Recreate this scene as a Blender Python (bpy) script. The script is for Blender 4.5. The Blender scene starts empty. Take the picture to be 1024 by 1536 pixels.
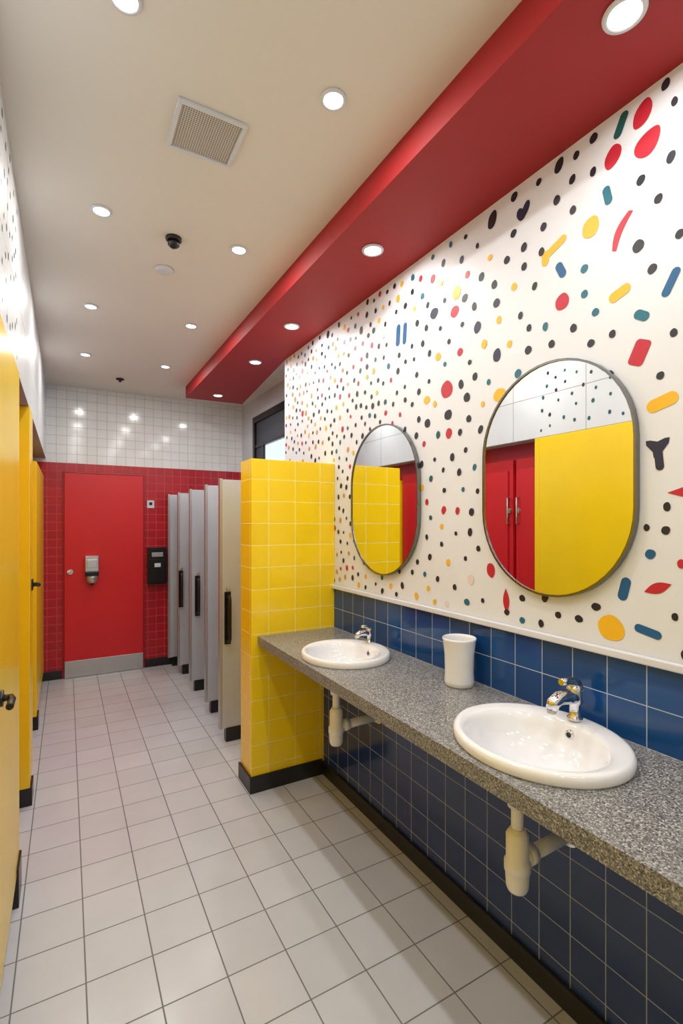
import bpy, bmesh, math, random
from mathutils import Vector, Matrix
random.seed(7)
scene = bpy.context.scene
scene.view_settings.view_transform = 'Standard'
scene.view_settings.exposure = 0.0

# ------------------------------------------------------------------ materials
def srgb(r, g, b):
    f = lambda c: (c/255/12.92) if c/255 <= 0.04045 else ((c/255+0.055)/1.055)**2.4
    return (f(r), f(g), f(b), 1)

def newmat(name):
    m = bpy.data.materials.new(name); m.use_nodes = True
    return m, m.node_tree.nodes, m.node_tree.links, m.node_tree.nodes['Principled BSDF']

def plain(name, col, rough=0.5, metal=0.0, var=0.04, bump=0.0, scale=30, coat=0.0, emit=0):
    m, N, L, P = newmat(name)
    P.inputs['Roughness'].default_value = rough
    P.inputs['Metallic'].default_value = metal
    P.inputs['Coat Weight'].default_value = coat
    tc = N.new('ShaderNodeTexCoord'); nz = N.new('ShaderNodeTexNoise')
    nz.inputs['Scale'].default_value = scale; nz.inputs['Detail'].default_value = 3
    L.new(tc.outputs['Object'], nz.inputs['Vector'])
    rp = N.new('ShaderNodeValToRGB')
    rp.color_ramp.elements[0].position = 0.3; rp.color_ramp.elements[1].position = 0.7
    rp.color_ramp.elements[0].color = tuple(c*(1-var) for c in col[:3])+(1,)
    rp.color_ramp.elements[1].color = tuple(min(1, c*(1+var)) for c in col[:3])+(1,)
    L.new(nz.outputs['Fac'], rp.inputs['Fac']); L.new(rp.outputs['Color'], P.inputs['Base Color'])
    if bump:
        b = N.new('ShaderNodeBump'); b.inputs['Strength'].default_value = bump; b.inputs['Distance'].default_value = 0.002
        L.new(nz.outputs['Fac'], b.inputs['Height']); L.new(b.outputs['Normal'], P.inputs['Normal'])
    if emit:
        P.inputs['Emission Color'].default_value = col; P.inputs['Emission Strength'].default_value = emit
        try: m.cycles.emission_sampling = 'NONE'
        except Exception: pass
    return m

def tilemat(name, col, grout, w, h, mort=0.003, floor=False, ox=0, oz=0, rough=0.25, var=0.05, bump=0.5):
    """square-laid tiles in world metres; wall tiles choose X or Y from the face normal"""
    m, N, L, P = newmat(name)
    geo = N.new('ShaderNodeNewGeometry'); sp = N.new('ShaderNodeSeparateXYZ'); L.new(geo.outputs['Position'], sp.inputs[0])
    cb = N.new('ShaderNodeCombineXYZ')
    if floor:
        a, b = sp.outputs['X'], sp.outputs['Y']
    else:
        sn = N.new('ShaderNodeSeparateXYZ'); L.new(geo.outputs['True Normal'], sn.inputs[0])
        ab = N.new('ShaderNodeMath'); ab.operation = 'ABSOLUTE'; L.new(sn.outputs['X'], ab.inputs[0])
        gt = N.new('ShaderNodeMath'); gt.operation = 'GREATER_THAN'; gt.inputs[1].default_value = 0.5; L.new(ab.outputs[0], gt.inputs[0])
        mx = N.new('ShaderNodeMix'); mx.data_type = 'FLOAT'
        L.new(gt.outputs[0], mx.inputs[0]); L.new(sp.outputs['X'], mx.inputs[2]); L.new(sp.outputs['Y'], mx.inputs[3])
        a, b = mx.outputs[0], sp.outputs['Z']
    for src, off, k in ((a, ox, 0), (b, oz, 1)):
        ad = N.new('ShaderNodeMath'); ad.operation = 'SUBTRACT'; ad.inputs[1].default_value = off - 50*(w if k == 0 else h)
        L.new(src, ad.inputs[0]); L.new(ad.outputs[0], cb.inputs[k])
    br = N.new('ShaderNodeTexBrick'); br.offset = 0; br.squash = 1
    br.inputs['Scale'].default_value = 1; br.inputs['Brick Width'].default_value = w; br.inputs['Row Height'].default_value = h
    br.inputs['Mortar Size'].default_value = mort; br.inputs['Mortar Smooth'].default_value = 0.2
    br.inputs['Bias'].default_value = 0
    br.inputs['Color1'].default_value = tuple(c*(1-var) for c in col[:3])+(1,)
    br.inputs['Color2'].default_value = tuple(min(1, c*(1+var)) for c in col[:3])+(1,)
    br.inputs['Mortar'].default_value = grout
    L.new(cb.outputs[0], br.inputs['Vector'])
    nz = N.new('ShaderNodeTexNoise'); nz.inputs['Scale'].default_value = 6; nz.inputs['Detail'].default_value = 4
    L.new(geo.outputs['Position'], nz.inputs['Vector'])
    mr = N.new('ShaderNodeMapRange'); mr.inputs['To Min'].default_value = 0.93; mr.inputs['To Max'].default_value = 1.05
    L.new(nz.outputs['Fac'], mr.inputs['Value'])
    vm = N.new('ShaderNodeVectorMath'); vm.operation = 'SCALE'; L.new(br.outputs['Color'], vm.inputs[0]); L.new(mr.outputs[0], vm.inputs['Scale'])
    L.new(vm.outputs[0], P.inputs['Base Color'])
    r2 = N.new('ShaderNodeMapRange'); r2.inputs['To Min'].default_value = rough; r2.inputs['To Max'].default_value = 0.8
    L.new(br.outputs['Fac'], r2.inputs['Value']); L.new(r2.outputs[0], P.inputs['Roughness'])
    bp = N.new('ShaderNodeBump'); bp.invert = True; bp.inputs['Strength'].default_value = bump; bp.inputs['Distance'].default_value = 0.002
    L.new(br.outputs['Fac'], bp.inputs['Height']); L.new(bp.outputs['Normal'], P.inputs['Normal'])
    return m

def speckle(name):
    m, N, L, P = newmat(name)
    geo = N.new('ShaderNodeNewGeometry')
    v = N.new('ShaderNodeTexVoronoi'); v.inputs['Scale'].default_value = 300; L.new(geo.outputs['Position'], v.inputs['Vector'])
    rp = N.new('ShaderNodeValToRGB'); e = rp.color_ramp.elements
    e[0].position = 0.0; e[0].color = srgb(62, 62, 62); e[1].position = 1.0; e[1].color = srgb(192, 192, 190)
    k = e.new(0.3); k.color = srgb(108, 108, 108); k = e.new(0.75); k.color = srgb(140, 140, 139)
    sx = N.new('ShaderNodeSeparateColor'); L.new(v.outputs['Color'], sx.inputs[0])
    L.new(sx.outputs[0], rp.inputs['Fac']); L.new(rp.outputs['Color'], P.inputs['Base Color'])
    P.inputs['Roughness'].default_value = 0.3
    return m

M = {}
M['ceil'] = plain('ceiling_paint', srgb(224, 220, 213), 0.7, var=0.01, scale=3)
M['redpaint'] = plain('soffit_red_paint', srgb(160, 23, 27), 0.6, var=0.03, scale=4)
M['white'] = plain('pattern_wall_white', srgb(222, 226, 233), 0.45, var=0.01, scale=3)
M['trim'] = plain('trim_white', srgb(212, 216, 224), 0.35, var=0.01)
M['blue'] = tilemat('blue_tile', srgb(22, 70, 128), srgb(175, 190, 205), 0.115, 0.1175, 0.0016, oz=0.87, ox=0.768, rough=0.08, var=0.18)
M['bluelow'] = tilemat('blue_tile_lower', srgb(36, 60, 120), srgb(165, 175, 198), 0.113, 0.118, 0.0016, oz=0.0, ox=0.73, rough=0.12, var=0.1)
M['yellowtile'] = tilemat('yellow_tile', srgb(252, 214, 26), srgb(252, 236, 150), 0.163, 0.124, 0.002, ox=0.995, oz=1.5, rough=0.14, var=0.03)
M['redtile'] = tilemat('red_tile', srgb(178, 20, 38), srgb(215, 105, 108), 0.082, 0.082, 0.0017, oz=2.085, rough=0.25, var=0.08)
M['whitetile'] = tilemat('white_tile', srgb(228, 230, 231), srgb(176, 173, 167), 0.088, 0.088, 0.0017, oz=2.085, rough=0.12, var=0.02)
M['panelwall'] = tilemat('white_panel_wall', srgb(224, 227, 230), srgb(170, 170, 170), 0.6, 0.30, 0.003, oz=2.12, ox=0.2, rough=0.3, var=0.01)
M['floor'] = tilemat('floor_tile', srgb(200, 203, 209), srgb(122, 122, 124), 0.205, 0.205, 0.0026, floor=True, ox=0.055, oz=1.587, rough=0.22, var=0.035)
M['black'] = plain('black_skirting', srgb(30, 30, 32), 0.35)
M['yellow'] = plain('yellow_laminate', srgb(252, 212, 20), 0.25, var=0.02, scale=5)
M['red'] = plain('red_door_paint', srgb(208, 28, 36), 0.35, var=0.02, scale=4)
M['reddark'] = plain('red_door_frame', srgb(165, 20, 30), 0.35, var=0.02)
M['steel'] = plain('brushed_steel', srgb(190, 192, 194), 0.32, 0.7, var=0.03)
M['grey'] = plain('stall_laminate', srgb(200, 205, 212), 0.33, 0.3, var=0.02, scale=4)
M['chrome'] = plain('chrome', srgb(225, 225, 228), 0.07, 1.0, var=0.0)
M['gun'] = plain('mirror_frame_metal', srgb(130, 130, 130), 0.25, 1.0, var=0.02)
M['mirror'] = plain('mirror_glass', srgb(238, 240, 240), 0.01, 1.0, var=0.0)
M['cer'] = plain('ceramic', srgb(234, 236, 240), 0.08, var=0.0, coat=0.5)
M['pvc'] = plain('white_pvc', srgb(242, 244, 248), 0.3, var=0.01)
M['dark'] = plain('black_plastic', srgb(22, 22, 24), 0.25)
M['counter'] = speckle('speckled_stone')
M['emit'] = plain('lamp_lens', (1, 0.97, 0.93, 1), 0.4, emit=12)
M['grille'] = tilemat('vent_grille', srgb(120, 118, 114), srgb(205, 200, 192), 0.008, 0.008, 0.0016, floor=True, rough=0.6)
M['winwall'] = plain('window_wall_paint', srgb(200, 205, 215), 0.5, var=0.01)
M['blind'] = plain('window_blind', srgb(70, 76, 88), 0.6)
cols = {'k': srgb(32, 34, 44), 'r': srgb(188, 34, 52), 'y': srgb(236, 182, 34), 't': srgb(20, 104, 125),
        'b': srgb(14, 90, 140), 'g': srgb(14, 86, 84), 'n': srgb(36, 40, 66), 'o': srgb(200, 150, 62), 'p': srgb(226, 208, 206)}
for k, c in cols.items(): M['d_'+k] = plain('wall_pattern_'+k, c, 0.45, var=0.02)

# ------------------------------------------------------------------ builder
class B:
    def __init__(s): s.v = []; s.f = []; s.mi = []; s.sm = []; s.mats = []
    def m(s, k):
        if k not in s.mats: s.mats.append(k)
        return s.mats.index(k)
    def add(s, vs, fs, k, smooth=False):
        o = len(s.v); s.v += [tuple(v) for v in vs]; i = s.m(k)
        for f in fs:
            s.f.append([a+o for a in f]); s.mi.append(i); s.sm.append(smooth and len(f) <= 4)
    def box(s, x0, x1, y0, y1, z0, z1, k):
        vs = [(x, y, z) for z in (z0, z1) for y in (y0, y1) for x in (x0, x1)]
        s.add(vs, [(0, 2, 3, 1), (4, 5, 7, 6), (0, 1, 5, 4), (2, 6, 7, 3), (0, 4, 6, 2), (1, 3, 7, 5)], k)
    def rings(s, R, k, c0=True, c1=True, smooth=True):
        n = len(R[0]); vs = [p for r in R for p in r]; fs = []
        for i in range(len(R)-1):
            for j in range(n):
                fs.append((i*n+j, i*n+(j+1) % n, (i+1)*n+(j+1) % n, (i+1)*n+j))
        if c0: fs.append(tuple(reversed(range(n))))
        if c1: fs.append(tuple(range((len(R)-1)*n, len(R)*n)))
        s.add(vs, fs, k, smooth)
    def lathe(s, prof, c, k, sx=1, sy=1, n=40, c0=True, c1=True, axis='z'):
        R = []
        for p in prof:
            r, z = p[0], p[1]; ox = p[2] if len(p) > 2 else 0
            ring = []
            for j in range(n):
                a = 2*math.pi*j/n; x = r*sx*math.cos(a)+ox; y = r*sy*math.sin(a)
                if axis == 'z': q = (c[0]+x, c[1]+y, c[2]+z)
                elif axis == 'x': q = (c[0]+z, c[1]+x, c[2]+y)
                else: q = (c[0]+y, c[1]+z, c[2]+x)
                ring.append(q)
            R.append(ring)
        s.rings(R, k, c0, c1)
    def tube(s, pts, r, k, n=16):
        P = [Vector(p) for p in pts]; rs = r if isinstance(r, (list, tuple)) else [r]*len(P); R = []; up = None
        for i, p in enumerate(P):
            t = ((P[min(i+1, len(P)-1)]-P[max(i-1, 0)])).normalized()
            if up is None:
                up = Vector((0, 0, 1)) if abs(t.z) < 0.9 else Vector((1, 0, 0))
            a = t.cross(up).normalized(); b = a.cross(t).normalized(); up = b
            R.append([p+(a*math.cos(2*math.pi*j/n)+b*math.sin(2*math.pi*j/n))*rs[i] for j in range(n)])
        s.rings(R, k)
    def prism(s, poly, z0, z1, k):
        s.rings([[(x, y, z0) for x, y in poly], [(x, y, z1) for x, y in poly]], k, smooth=False)
    def done(s, name, bevel=0, seg=2):
        me = bpy.data.meshes.new(name); me.from_pydata(s.v, [], s.f)
        for k in s.mats: me.materials.append(M[k])
        for p, i, sm in zip(me.polygons, s.mi, s.sm): p.material_index = i; p.use_smooth = sm
        bm = bmesh.new(); bm.from_mesh(me); bmesh.ops.recalc_face_normals(bm, faces=bm.faces); bm.to_mesh(me); bm.free()
        ob = bpy.data.objects.new(name, me); scene.collection.objects.link(ob)
        if bevel:
            md = ob.modifiers.new('bevel', 'BEVEL'); md.width = bevel; md.segments = seg; md.limit_method = 'ANGLE'; md.angle_limit = math.radians(50)
        return ob
def box(name, x0, x1, y0, y1, z0, z1, k, bevel=0):
    b = B(); b.box(x0, x1, y0, y1, z0, z1, k); return b.done(name, bevel)

# ------------------------------------------------------------------ room shell
CZ = 2.83; SZ = 2.72; YB = 5.42; YF = -1.6; WX = 1.42; LX = 1.345
box('floor', -0.6, 1.95, YF-0.1, YB+0.1, -0.1, 0, 'floor')
box('ceiling', -0.6, 1.95, YF-0.1, YB+0.1, CZ, CZ+0.1, 'ceil')
b = B(); b.box(-0.5, 1.95, YB, YB+0.1, 0, 2.085, 'redtile'); b.box(-0.5, 1.95, YB, YB+0.1, 2.085, CZ, 'whitetile'); b.done('wall_back')
box('wall_front', -0.5, 1.95, YF-0.1, YF, 0, CZ, 'white')
box('wall_left', -0.6, -0.30, YF, YB, 0, 2.12, 'reddark')
box('wall_left_upper', -0.6, -0.175, YF, YB, 2.12, CZ, 'panelwall')
b = B()
b.box(WX, 1.75, YF, 3.38, 0.80, CZ, 'white')
b.box(WX-0.004, WX, YF, 2.6, 0.80, 1.105, 'blue')
b.done('wall_right')
box('wall_right_lower', LX, 1.75, YF, 2.6, 0, 0.80, 'bluelow')
box('wall_right_stall', WX, 1.75, 2.79, 3.38, 0, 0.80, 'white')
b = B()
b.box(1.75, 1.85, 3.38, YB, 0, 1.9, 'winwall'); b.box(1.75, 1.85, 3.38, YB, 2.64, CZ, 'winwall'); b.box(1.75, 1.85, 5.08, YB, 1.9, 2.64, 'winwall')
b.box(1.75, 1.85, YF, 3.38, 0, CZ, 'winwall')
b.done('wall_window_side')
b = B()
b.box(1.76, 1.81, 3.38, 5.08, 2.58, 2.64, 'dark'); b.box(1.76, 1.81, 3.38, 5.08, 1.9, 1.95, 'dark')
b.box(1.76, 1.81, 5.03, 5.08, 1.95, 2.58, 'dark'); b.box(1.76, 1.81, 3.38, 3.43, 1.95, 2.58, 'dark')
b.box(1.77, 1.80, 3.43, 5.03, 2.31, 2.34, 'dark'); b.box(1.77, 1.80, 4.80, 4.84, 1.95, 2.31, 'dark')
b.box(1.785, 1.79, 3.43, 5.03, 2.34, 2.58, 'blind'); b.box(1.785, 1.79, 4.84, 5.03, 1.95, 2.31, 'blind')
b.done('window_1')
b = B(); b.prism([(1.008, YF), (WX, YF), (WX, 3.38), (1.565, 4.84), (1.008, 4.87)], SZ, CZ, 'redpaint'); b.done('ceiling_soffit')
b = B(); b.box(WX-0.022, WX-0.004, YF, 2.6, 1.105, 1.128, 'trim'); b.done('trim_1', 0.004)
box('baseboard_right', LX-0.014, LX, YF, 2.6, 0, 0.075, 'black', 0.003)
b = B(); b.box(-0.22, -0.04, YB-0.014, YB, 0, 0.085, 'black'); b.box(0.71, 1.75, YB-0.014, YB, 0, 0.085, 'black'); b.done('baseboard_back', 0.003)

# yellow tiled partition
b = B(); b.box(0.893, WX, 2.6, 2.79, 0.0, 1.862, 'yellowtile'); b.done('wall_partition', 0.003)
b = B(); b.box(0.881, LX-0.014, 2.588, 2.6, 0, 0.092, 'black'); b.box(0.881, 0.893, 2.6, 2.80, 0, 0.092, 'black'); b.done('baseboard_partition', 0.002)

# back door
b = B()
x0, x1 = -0.02, 0.69; top = 1.985; W0 = YB-0.001
b.box(x0, x1, YB-0.03, W0, 0.165, top, 'red')
b.box(x0+0.002, x1-0.002, YB-0.034, W0, 0.004, 0.165, 'steel')
b.box(x0-0.014, x0-0.002, YB-0.018, W0, 0, top+0.014, 'reddark'); b.box(x1+0.002, x1+0.014, YB-0.018, W0, 0, top+0.014, 'reddark')
b.box(x0-0.014, x1+0.014, YB-0.018, W0, top+0.002, top+0.014, 'reddark')
b.lathe([(0.026, 0), (0.026, -0.012)], (0.03, YB-0.03, 1.03), 'chrome', axis='y', n=20)
b.tube([(0.03, YB-0.035, 1.03), (0.03, YB-0.05, 1.03), (0.0, YB-0.055, 1.03)], 0.009, 'chrome')
b.done('door_1', 0.002)

# soap dispenser on door
b = B(); X = 0.215; Y = YB-0.031
b.box(X-0.06, X+0.06, Y-0.07, Y, 1.03, 1.185, 'chrome'); b.box(X-0.045, X+0.045, Y-0.082, Y-0.07, 1.07, 1.15, 'grey')
b.box(X-0.058, X+0.058, Y-0.075, Y-0.002, 0.985, 1.03, 'dark')
b.lathe([(0.03, 0), (0.048, 0.02), (0.05, 0.07)], (X, Y-0.05, 0.915), 'steel', n=24)
b.lathe([(0.012, 0), (0.014, 0.02)], (X, Y-0.06, 0.895), 'dark', n=16)
b.done('soap_dispenser', 0.006)
# paper towel dispenser
b = B(); X = 0.815; Y = YB
b.box(X-0.09, X+0.09, Y-0.11, Y, 0.87, 1.25, 'dark'); b.box(X-0.078, X+0.078, Y-0.125, Y-0.11, 0.89, 1.13, 'dark')
b.box(X-0.055, X+0.055, Y-0.118, Y-0.11, 1.155, 1.20, 'steel'); b.box(X-0.03, X+0.03, Y-0.13, Y-0.125, 1.05, 1.09, 'trim')
b.done('paper_towel_dispenser', 0.012, 3)
b = B(); b.box(0.73, 0.80, YB-0.008, YB, 1.66, 1.74, 'trim'); b.box(0.75, 0.78, YB-0.010, YB-0.008, 1.69, 1.72, 'dark'); b.done('information_sign')

# grey stall dividers
for i, (y, xl, hx) in enumerate([(3.30, 0.915, 0.962), (3.86, 0.955, None), (4.44, 0.96, 1.02), (4.99, 0.965, 0.985), (5.33, 0.93, None)]):
    b = B(); xr = 1.748 if i else 1.416
    b.box(xl, xr, y, y+0.035, 0.09, 1.80, 'grey')
    b.box(xl-0.006, xl+0.012, y-0.004, y+0.039, 0.09, 1.806, 'steel')
    b.box(xl+0.035, xl+0.17, y-0.008, y+0.043, 0, 0.095, 'dark')
    b.box(xr-0.20, xr-0.05, y-0.008, y+0.043, 0, 0.095, 'dark')
    if hx:
        z = 0.85
        b.box(hx-0.022, hx+0.022, y-0.01, y, z-0.18, z+0.18, 'dark')
        b.tube([(hx, y-0.008, z-0.15), (hx, y-0.05, z-0.15), (hx, y-0.058, z-0.13), (hx, y-0.058, z+0.13), (hx, y-0.05, z+0.15), (hx, y-0.008, z+0.15)], 0.012, 'dark', 12)
        b.tube([(hx, y-0.02, z+0.19), (hx, y-0.02, z+0.215)], 0.014, 'chrome', 12)
    b.done('toilet_divider', 0.002)

# left stalls (yellow fronts, red doors set back)
FX = -0.17
b = B()
b.box(-0.195, FX, 0.95, 2.36, 0.12, 2.118, 'yellow'); b.box(-0.195, FX, YF+0.01, 0.945, 0.12, 2.118, 'yellow')
b.box(-0.298, FX, 2.36, 2.40, 0.12, 2.118, 'yellow')
b.box(-0.20, FX+0.008, 2.27, 2.405, 0, 0.15, 'dark'); b.box(-0.20, FX+0.008, 0.85, 1.0, 0, 0.15, 'dark')
b.lathe([(0.024, 0), (0.024, 0.010)], (FX, 1.72, 0.99), 'dark', axis='x', n=20)
b.tube([(FX+0.008, 1.72, 0.99), (FX+0.028, 1.72, 0.99), (FX+0.032, 1.70, 0.99), (FX+0.032, 1.63, 0.99)], 0.010, 'dark')
b.done('yellow_cubicle_front', 0.002)
b = B()
b.box(-0.298, FX, 3.05, 3.30, 0.10, 2.118, 'yellow'); b.box(-0.29, FX+0.01, 3.06, 3.20, 0, 0.10, 'dark')
b.tube([(FX, 3.2, 1.16), (FX+0.03, 3.2, 1.16), (FX+0.034, 3.17, 1.16)], 0.012, 'dark')
b.box(FX-0.004, FX+0.008, 3.17, 3.23, 1.13, 1.19, 'dark')
b.done('pilaster_post', 0.002)
b = B()
b.box(-0.298, -0.19, 4.15, YB-0.02, 0.10, 1.95, 'yellow'); b.box(-0.29, -0.18, 4.16, 4.3, 0, 0.10, 'dark'); b.box(-0.29, -0.20, 5.2, 5.38, 0, 0.10, 'dark')
b.done('side_screen_panel', 0.002)
for y0, y1 in ((2.42, 2.65), (2.68, 3.03), (3.32, 3.72), (3.75, 4.13)):
    b = B(); b.box(-0.299, -0.265, y0, y1, 0.12, 2.0, 'red')
    b.box(-0.265, -0.258, y0+0.04, y1-0.04, 0.2, 1.92, 'reddark'); b.box(-0.258, -0.254, y0+0.045, y1-0.045, 0.205, 1.915, 'red')
    yh = y1-0.03 if y0 in (2.42, 3.32) else y0+0.03
    b.tube([(-0.26, yh, 1.50), (-0.235, yh, 1.50), (-0.235, yh, 1.70), (-0.26, yh, 1.70)], 0.008, 'chrome', 12)
    b.lathe([(0.02, 0), (0.02, 0.012)], (-0.265, yh, 1.6), 'chrome', axis='x', n=20)
    b.box(-0.299, -0.262, y0+0.02, y0+0.08, 0, 0.12, 'dark')
    b.done('red_cubicle_door', 0.002)

# ------------------------------------------------------------------ counter and basins
CT = 0.87; CX = 0.928
def basin_place(cx, cy, rx, ry):
    prof = [(0.04, -0.115, -0.02), (0.4, -0.11, -0.02), (0.66, -0.075, -0.015), (0.78, -0.02, -0.008), (0.79, 0.0, -0.005), (0.985, 0.0), (1.0, 0.006), (1.0, 0.018), (0.99, 0.027), (0.965, 0.032), (0.93, 0.033),
            (0.84, 0.029, -0.012), (0.80, 0.025, -0.018), (0.77, 0.015, -0.02), (0.74, -0.003, -0.02), (0.69, -0.03, -0.02), (0.60, -0.055, -0.02), (0.45, -0.075, -0.02), (0.25, -0.086, -0.02), (0.08, -0.090, -0.02)]
    b = B(); b.lathe(prof, (cx, cy, CT), 'cer', rx, ry, n=72)
    b.lathe([(0.024, -0.088), (0.024, -0.084), (0.012, -0.083)], (cx-0.02, cy, CT), 'chrome', n=24)
    xo = cx-0.02+0.745*rx
    b.lathe([(0.014, 0.010), (0.014, -0.006), (0.008, -0.007)], (xo, cy, CT-0.004), 'chrome', axis='x', n=20)
    b.lathe([(0.008, 0), (0.008, -0.0085)], (xo, cy, CT-0.004), 'dark', axis='x', n=16)
    b.done('washbasin')
    return (cx-0.006, cy, rx*0.815, ry*0.815)
holes = [basin_place(1.17, 0.935, 0.222, 0.25), basin_place(1.15, 2.0, 0.207, 0.222)]
b = B(); b.box(CX, WX-0.005, YF+0.002, 2.598, CT-0.048, CT, 'counter'); ctr = b.done('stone_countertop')
for hx, hy, rx, ry in holes:
    c = B(); c.lathe([(1, -0.1), (1, 0.1)], (hx, hy, CT), 'counter', rx, ry, n=64); co = c.done('cut')
    md = ctr.modifiers.new('b', 'BOOLEAN'); md.operation = 'DIFFERENCE'; md.object = co; md.solver = 'EXACT'
    bpy.context.view_layer.objects.active = ctr; ctr.select_set(True)
    bpy.ops.object.modifier_apply(modifier='b'); bpy.data.objects.remove(co)
md = ctr.modifiers.new('bevel', 'BEVEL'); md.width = 0.004; md.segments = 2; md.limit_method = 'ANGLE'; md.angle_limit = math.radians(50)

def faucet(x, y, s=1.0):
    z = CT+0.0325; b = B()
    b.lathe([(0.026*s, 0), (0.026*s, 0.006), (0.019*s, 0.010), (0.018*s, 0.05*s), (0.027*s, 0.062*s), (0.030*s, 0.08*s), (0.030*s, 0.105*s), (0.026*s, 0.118*s), (0.012*s, 0.124*s), (0.003*s, 0.125*s)], (x, y, z), 'chrome', n=32)
    b.tube([(x+0.005*s, y, z+0.078*s), (x-0.05*s, y, z+0.086*s), (x-0.09*s, y, z+0.086*s), (x-0.115*s, y, z+0.074*s), (x-0.122*s, y, z+0.054*s)], [0.027*s, 0.026*s, 0.024*s, 0.022*s, 0.019*s], 'chrome', 24)
    b.lathe([(0.015*s, 0), (0.015*s, 0.012*s)], (x-0.122*s, y, z+0.044*s), 'steel', n=20)
    b.tube([(x+0.012*s, y, z+0.118*s), (x-0.02*s, y, z+0.132*s), (x-0.055*s, y, z+0.138*s), (x-0.074*s, y, z+0.139*s)], [0.018*s, 0.016*s, 0.013*s, 0.011*s], 'chrome', 16)
    b.done('basin_faucet')
faucet(1.352, 0.945, 0.88); faucet(1.322, 2.06, 0.60)

def trap(x, y):
    b = B(); zt = CT-0.117
    b.tube([(x, y, zt), (x, y, 0.60)], 0.017, 'pvc')
    b.lathe([(0.027, 0), (0.027, 0.028), (0.02, 0.03)], (x, y, 0.70), 'pvc', n=24)
    b.lathe([(0.015, 0), (0.026, 0.004), (0.031, 0.015), (0.033, 0.05), (0.031, 0.055), (0.036, 0.06), (0.036, 0.085), (0.031, 0.09), (0.031, 0.16), (0.02, 0.178)], (x, y, 0.460), 'pvc', n=28)
    b.tube([(x+0.02, y, 0.545), (LX-0.02, y, 0.55)], 0.020, 'pvc')
    b.lathe([(0.027, 0), (0.027, 0.03)], (x+0.036, y, 0.546), 'pvc', axis='x', n=24)
    b.lathe([(0.036, -0.012), (0.036, -0.001)], (LX, y, 0.55), 'chrome', axis='x', n=28)
    b.lathe([(0.025, -0.03), (0.025, -0.012)], (LX, y, 0.55), 'pvc', axis='x', n=28)
    b.lathe([(0.02, -0.008), (0.02, -0.001)], (LX, y+0.10, 0.60), 'chrome', axis='x', n=20)
    b.tube([(LX-0.005, y+0.10, 0.60), (LX-0.05, y+0.10, 0.60)], 0.010, 'chrome', 12)
    b.tube([(LX-0.045, y+0.10, 0.58), (LX-0.045, y+0.10, 0.64)], 0.011, 'chrome', 12)
    b.tube([(LX-0.045, y+0.10, 0.64), (LX-0.05, y+0.08, 0.70), (LX-0.06, y+0.05, 0.81)], 0.006, 'steel', 10)
    b.done('drain_trap')
trap(1.11, 0.955); trap(1.10, 2.0)

b = B()
b.lathe([(0.05, 0), (0.057, 0.003), (0.057, 0.02), (0.055, 0.05), (0.057, 0.12), (0.064, 0.175), (0.066, 0.182), (0.064, 0.185), (0.061, 0.183), (0.058, 0.17), (0.051, 0.10), (0.050, 0.012), (0.01, 0.010)], (1.335, 1.43, CT), 'cer', n=48)
b.done('tumbler_cup')

# ------------------------------------------------------------------ mirrors
def stadium(w, h, n=24):
    r = w/2; s = h/2-r; P = []
    for i in range(n+1): a = math.pi*i/n; P.append((r*math.cos(a), s+r*math.sin(a)))
    for i in range(n+1): a = math.pi+math.pi*i/n; P.append((r*math.cos(a), -s+r*math.sin(a)))
    return P
MIR = [(1.078, 1.648, 0.582, 0.785), (2.068, 1.62, 0.60, 0.77)]
for cy, cz, w, h in MIR:
    b = B(); xf = WX-0.024
    o = stadium(w, h); i_ = stadium(w-0.014, h-0.014)
    f = lambda P, x: [(x, cy+p[0], cz+p[1]) for p in P]
    b.rings([f(i_, xf+0.005), f(i_, xf), f(o, xf), f(o, WX-0.004)], 'gun', c0=False, c1=True, smooth=False)
    b.add(f(i_, xf+0.005), [tuple(range(len(i_)))], 'mirror')
    b.done('vanity_mirror')

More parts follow.
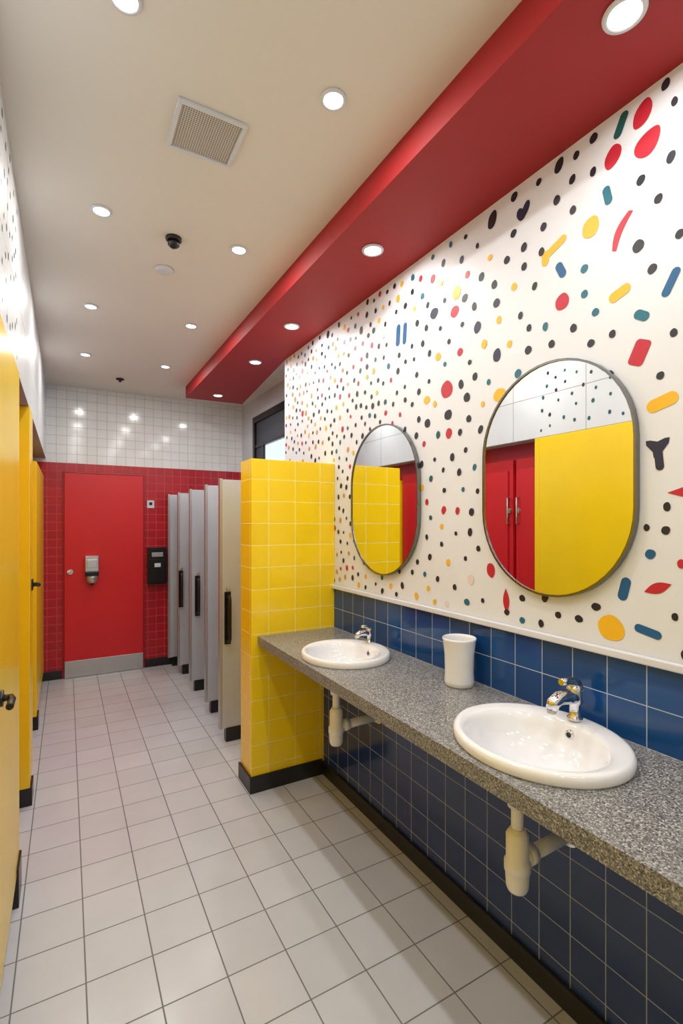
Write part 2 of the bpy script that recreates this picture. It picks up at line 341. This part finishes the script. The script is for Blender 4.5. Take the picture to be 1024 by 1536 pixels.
# ------------------------------------------------------------------ wall confetti pattern (Y mm, Z mm on the wall, kind, width, height, tilt, colour)
motifs = [(843,2672,'p',13,36,-25,'g'),(781,2660,'o',26,40,-25,'r'),(766,2570,'d',34,42,-45,'r'),(867,2595,'o',23,34,-20,'r'),(884,2489,'p',12,30,12,'t'),
(1197,2608,'h',22,26,0,'n'),(851,2364,'c',16,54,-28,'r'),(938,2421,'o',26,31,-20,'y'),(1066,2422,'L',46,12,0,'y'),(1043,2336,'p',12,27,25,'b'),
(847,2179,'p',16,34,-72,'y'),(707,2151,'p',13,42,-28,'b'),(784,2090,'p',14,25,55,'t'),(1038,2229,'o',20,25,-20,'r'),(790,1986,'q',24,38,-25,'r'),
(729,1832,'p',20,46,-75,'y'),(743,1687,'Y',34,50,0,'n'),(681,1583,'w',40,22,0,'r'),(760,1414,'o',16,15,0,'b'),(833,1308,'p',15,36,-14,'b'),
(741,1321,'l',16,42,-68,'r'),(873,1186,'o',40,38,0,'y'),(767,1196,'p',13,40,78,'b'),(1272,1212,'l',12,38,3,'r'),(1347,1320,'o',12,22,15,'r'),
(1948,2425,'p',10,32,-5,'b'),(1894,2416,'p',9,32,-5,'b'),(1535,2464,'o',12,20,-10,'y'),(1547,2390,'o',12,17,0,'r'),(1304,1984,'o',18,20,0,'y'),
(1596,2074,'o',17,26,-5,'r'),(1588,1964,'o',12,15,0,'k'),(1583,1884,'o',9,16,0,'r'),(1417,2278,'o',10,18,-10,'n'),(1317,2137,'o',12,20,-8,'n'),(1679,2432,'o',12,16,-15,'n'),
(1340,2662,'o',13,26,-20,'k'),(720,2695,'o',13,17,-15,'k'),(707,2489,'o',14,18,-10,'k'),(786,2475,'o',13,15,-10,'k'),(739,2395,'o',14,14,0,'k'),(793,2291,'o',17,19,-10,'k'),
(685,2270,'o',14,14,0,'k'),(755,2209,'o',14,15,-15,'k'),(928,2692,'o',12,15,-10,'k'),(930,2589,'o',10,14,0,'k'),(987,2678,'o',9,13,0,'k'),(1001,2609,'o',10,14,-20,'k'),
(1050,2685,'o',13,22,-25,'k'),(1058,2575,'o',10,15,0,'k'),(999,2509,'o',10,13,0,'k'),(1235,2690,'o',10,14,0,'k'),(1129,2679,'o',8,11,0,'k'),(959,2302,'o',11,13,0,'t'),
(959,2222,'o',11,12,0,'t'),(922,2151,'o',11,12,0,'t'),(1173,2112,'o',10,13,0,'k'),(1078,2103,'o',10,12,0,'k'),(997,2128,'o',10,13,0,'k'),(937,2060,'o',11,12,0,'k'),
(869,2066,'o',11,12,0,'k'),(1170,2189,'o',8,11,0,'k'),(1110,2514,'o',9,13,0,'k'),(1118,2432,'o',9,13,0,'k'),(700,2012,'o',12,13,0,'k'),(734,1906,'o',13,12,0,'k'),
(717,1545,'o',12,14,0,'k'),(770,1488,'o',9,11,0,'k'),(720,1481,'o',14,13,0,'k'),(920,1243,'o',14,12,0,'k'),(978,1196,'o',12,11,0,'k'),(1053,1196,'o',10,10,0,'k'),
(1199,1153,'o',8,10,0,'t'),(1199,1232,'o',9,10,0,'k'),(1269,1171,'o',8,9,0,'k'),(1476,1179,'o',9,10,0,'t'),(697,1249,'o',11,12,0,'k'),(682,1392,'o',12,14,0,'r'),
(1454,1273,'o',10,15,0,'p'),(1729,2058,'o',9,12,0,'y'),(1725,1952,'o',9,13,0,'k'),(1476,2013,'o',10,14,0,'k'),(1465,1924,'o',8,11,0,'k'),(698,2632,'o',10,14,0,'k'),
(1396,2469,'o',9,13,0,'k'),(1488,2423,'o',9,12,0,'k'),(1269,2475,'o',9,12,0,'k'),(1330,2410,'o',9,13,0,'k'),(1238,2558,'o',9,12,0,'k'),(1191,2415,'o',9,12,0,'k'),
(1307,2267,'o',8,12,0,'y'),(1257,2160,'o',8,11,0,'y'),(1431,2086,'o',8,12,0,'k'),(1515,2210,'o',8,12,0,'r'),(1652,2231,'o',8,12,0,'y')]
def blob(rx, ry, n=18):
    e = random.random()*6
    return [(rx*math.cos(a)*(1+0.07*math.sin(2*a+e)), ry*math.sin(a)*(1+0.05*math.sin(3*a+e))) for a in [2*math.pi*i/n for i in range(n)]]
def shape(kind, w, h):
    if kind == 'o': return blob(w/2, h/2)
    if kind == 'd': return [(w/2*math.cos(a)*(1-0.28*math.sin(a)), h/2*math.sin(a)) for a in [2*math.pi*i/24 for i in range(24)]]
    if kind == 'p': return stadium(w, max(h, w*1.02), 10)
    if kind == 'c':
        L_ = [(-w*0.35*math.cos(math.pi*(i/12-.5))+w*.45, -h/2+h*i/12) for i in range(13)]
        return [(x+w*(0.22+0.14*math.sin(math.pi*i/12)), y) for i, (x, y) in enumerate(L_)]+[(x-w*(0.22+0.14*math.sin(math.pi*(12-i)/12)), y) for i, (x, y) in enumerate(reversed(L_))]
    if kind == 'l': return [(w/2*math.sin(math.pi*i/12), -h/2+h*i/12) for i in range(13)]+[(-w/2*math.sin(math.pi*i/12), h/2-h*i/12) for i in range(1, 12)]
    if kind == 'q':
        P = []
        for cx, cy, a0 in ((1, 1, 0), (-1, 1, 90), (-1, -1, 180), (1, -1, 270)):
            for i in range(6): a = math.radians(a0+18*i); P.append((cx*(w/2-w*.25)+w*.25*math.cos(a), cy*(h/2-w*.25)+w*.25*math.sin(a)))
        return P
    if kind == 'w': return [(-w/2, 0), (0, h*.3), (w/2, h/2), (w/2, -h/2), (0, -h*.3)]
dec = B(); cnt = 0; cen = []
def put(y, z, P, rot, col):
    global cnt
    cnt += 1; a = math.radians(rot); x = WX-0.0012-0.0000015*cnt
    Q = [(x, y-(p[0]*math.cos(a)-p[1]*math.sin(a)), z+(p[0]*math.sin(a)+p[1]*math.cos(a))) for p in P]
    if min(q[2] for q in Q) < 1.13 or max(q[2] for q in Q) > SZ-0.001: return
    dec.add(Q, [tuple(range(len(Q)))], 'd_'+col)
for ym, zm, k, w, h, r, c in motifs:
    y, z = ym/1000, zm/1000; u = (0.698+0.871*y)/730
    w = w*u*(1.0 if k != 'o' else u*730/WX); h = h*u
    cen.append((y, z, max(w, h)/2))
    if k == 'h':
        put(y+0.008, z, blob(w*.33, h*.42), 25, c); put(y-0.012, z+0.008, blob(w*.28, h*.5), -25, c)
    elif k == 'L':
        put(y, z, stadium(h, w*0.9, 10), -68, c); put(y+w*.36, z-h*0.75, stadium(h, h*1.9, 10), 0, c)
    elif k == 'Y':
        put(y-0.002, z+h*.24, [(-w/2, h*.24), (-w*.3, h*.24), (0, h*.18), (w*.3, h*.26), (w/2, h*.26), (w*.46, h*.1), (w*.22, -h*.12), (w*.16, -h*.3), (-w*.16, -h*.3), (-w*.2, -h*.12), (-w*.48, h*.1)], 0, c)
        put(y-0.006, z-h*.14, stadium(w*.36, h*.62, 10), 6, c)
    else: put(y, z, shape(k, w, h), r, c)
NB = len(cen); grid = {}
def near(y, z, r):
    for (a, b_, rr) in cen:
        if (a-y)**2+(b_-z)**2 < (rr+r*0.6)**2: return True
    gy, gz = int(y/0.12), int(z/0.12)
    for i in (-1, 0, 1):
        for j in (-1, 0, 1):
            for a, b_ in grid.get((gy+i, gz+j), []):
                if (a-y)**2+(b_-z)**2 < r*r: return True
    return False
for _ in range(14000):
    y = random.uniform(-0.3, 3.36); z = random.uniform(1.145, SZ-0.02)
    t = min(1, max(0, (y-0.9)/1.3)); r = 0.095*(1-t)+0.051*t
    if near(y, z, r): continue
    if any(abs(y-m[0]) < m[2]/2-0.05 and abs(z-m[1]) < m[3]/2-0.1 for m in MIR): continue
    grid.setdefault((int(y/0.12), int(z/0.12)), []).append((y, z))
    q = random.random()
    if y < 1.2: c = 'k' if q < .84 else 't' if q < .92 else 'r' if q < .97 else 'y'
    elif y < 2.4: c = 'k' if q < .56 else 'r' if q < .70 else 'y' if q < .86 else 't' if q < .93 else 'g' if q < .98 else 'p'
    else: c = 'k' if q < .52 else 'o' if q < .78 else 'y' if q < .84 else 'r' if q < .92 else 't'
    s = random.uniform(0.0088, 0.0135)*(1.0 if c in 'k' else 1.08)
    if random.random() < 0.05 and y > 1.2: s *= 1.35
    put(y, z, blob(s, s*random.uniform(1.0, 1.35), 12), random.uniform(-25, 5), c)
dec.done('confetti_decals')
dl = B(); pts = []
for _ in range(500):
    y = random.uniform(1.74, 2.37); z = random.uniform(2.15, 2.8)
    if any((y-a)**2+(z-b_)**2 < 0.075**2 for a, b_ in pts): continue
    pts.append((y, z)); s = random.uniform(0.008, 0.012)
    dl.add([(-0.1738, y+p[0], z+p[1]) for p in blob(s, s*1.3, 12)], [tuple(range(12))], 'd_g' if random.random() < .7 else 'd_k')
dl.done('dotted_decals')

# ------------------------------------------------------------------ ceiling fittings and lights
def downlight(x, y, z, r, energy):
    b = B()
    b.lathe([(r*0.98, -0.0005), (r*1.30, -0.0005), (r*1.33, -0.003), (r*1.28, -0.007), (r*1.05, -0.009), (r*0.98, -0.006)], (x, y, z), 'trim', n=36, c0=False, c1=False)
    b.lathe([(r*1.0, -0.001), (r*1.0, -0.005), (r*0.3, -0.006)], (x, y, z), 'emit', n=36)
    b.done('recessed_downlight')
    l = bpy.data.lights.new('downlight_lamp', 'AREA'); l.shape = 'DISK'; l.size = r*1.8; l.energy = energy; l.color = (1, 0.975, 0.945)
    o = bpy.data.objects.new('downlight_lamp', l); o.location = (x, y, z-0.013); scene.collection.objects.link(o)
for x in (0.128, 0.727):
    for y in (-0.7, 0.35, 1.34, 2.30, 3.345, 4.32): downlight(x, y, CZ, 0.031, 4.4)
for x, y in ((1.15, -0.6), (1.16, 0.68), (1.187, 1.82), (1.21, 2.77), (1.24, 3.52), (1.253, 4.61)): downlight(x, y, SZ, 0.037, 2.6)
b = B(); x0, x1, y0, y1 = 0.303, 0.527, 1.565, 1.785
for q in ((x0, x1, y0, y0+.014), (x0, x1, y1-.014, y1), (x0, x0+.014, y0+.014, y1-.014), (x1-.014, x1, y0+.014, y1-.014)): b.box(*q, CZ-0.012, CZ, 'trim')
b.box(x0+.014, x1-.014, y0+.014, y1-.014, CZ-0.006, CZ, 'grille'); b.done('ceiling_vent', 0.002)
b = B(); b.lathe([(0.036, 0), (0.036, -0.012), (0.028, -0.016)], (0.434, 2.36, CZ), 'dark', n=28); b.lathe([(0.026, -0.016), (0.026, -0.035), (0.015, -0.045), (0.004, -0.047)], (0.434, 2.36, CZ), 'dark', n=28); b.done('ceiling_sensor')
b = B(); b.lathe([(0.045, 0), (0.045, -0.008), (0.038, -0.016), (0.02, -0.018)], (0.443, 2.67, CZ), 'trim', n=32); b.done('smoke_detector')
b = B(); b.lathe([(0.035, 0), (0.035, -0.01), (0.012, -0.016), (0.012, -0.03)], (0.427, 4.90, CZ), 'dark', n=24); b.done('fire_sprinkler')

# world / camera
w = bpy.data.worlds.new('outside_sky'); scene.world = w; w.use_nodes = True
w.node_tree.nodes['Background'].inputs['Color'].default_value = (0.75, 0.87, 1, 1); w.node_tree.nodes['Background'].inputs['Strength'].default_value = 1.2
cam = bpy.data.cameras.new('camera'); co = bpy.data.objects.new('camera', cam); scene.collection.objects.link(co)
co.location = (0, 0, 1.5); co.rotation_euler = (math.radians(90), 0, -math.atan2(412, 730))
cam.sensor_fit = 'HORIZONTAL'; cam.sensor_width = 36; cam.lens = 730/1024*36; cam.shift_y = 17/1024; cam.clip_start = 0.02
scene.camera = co
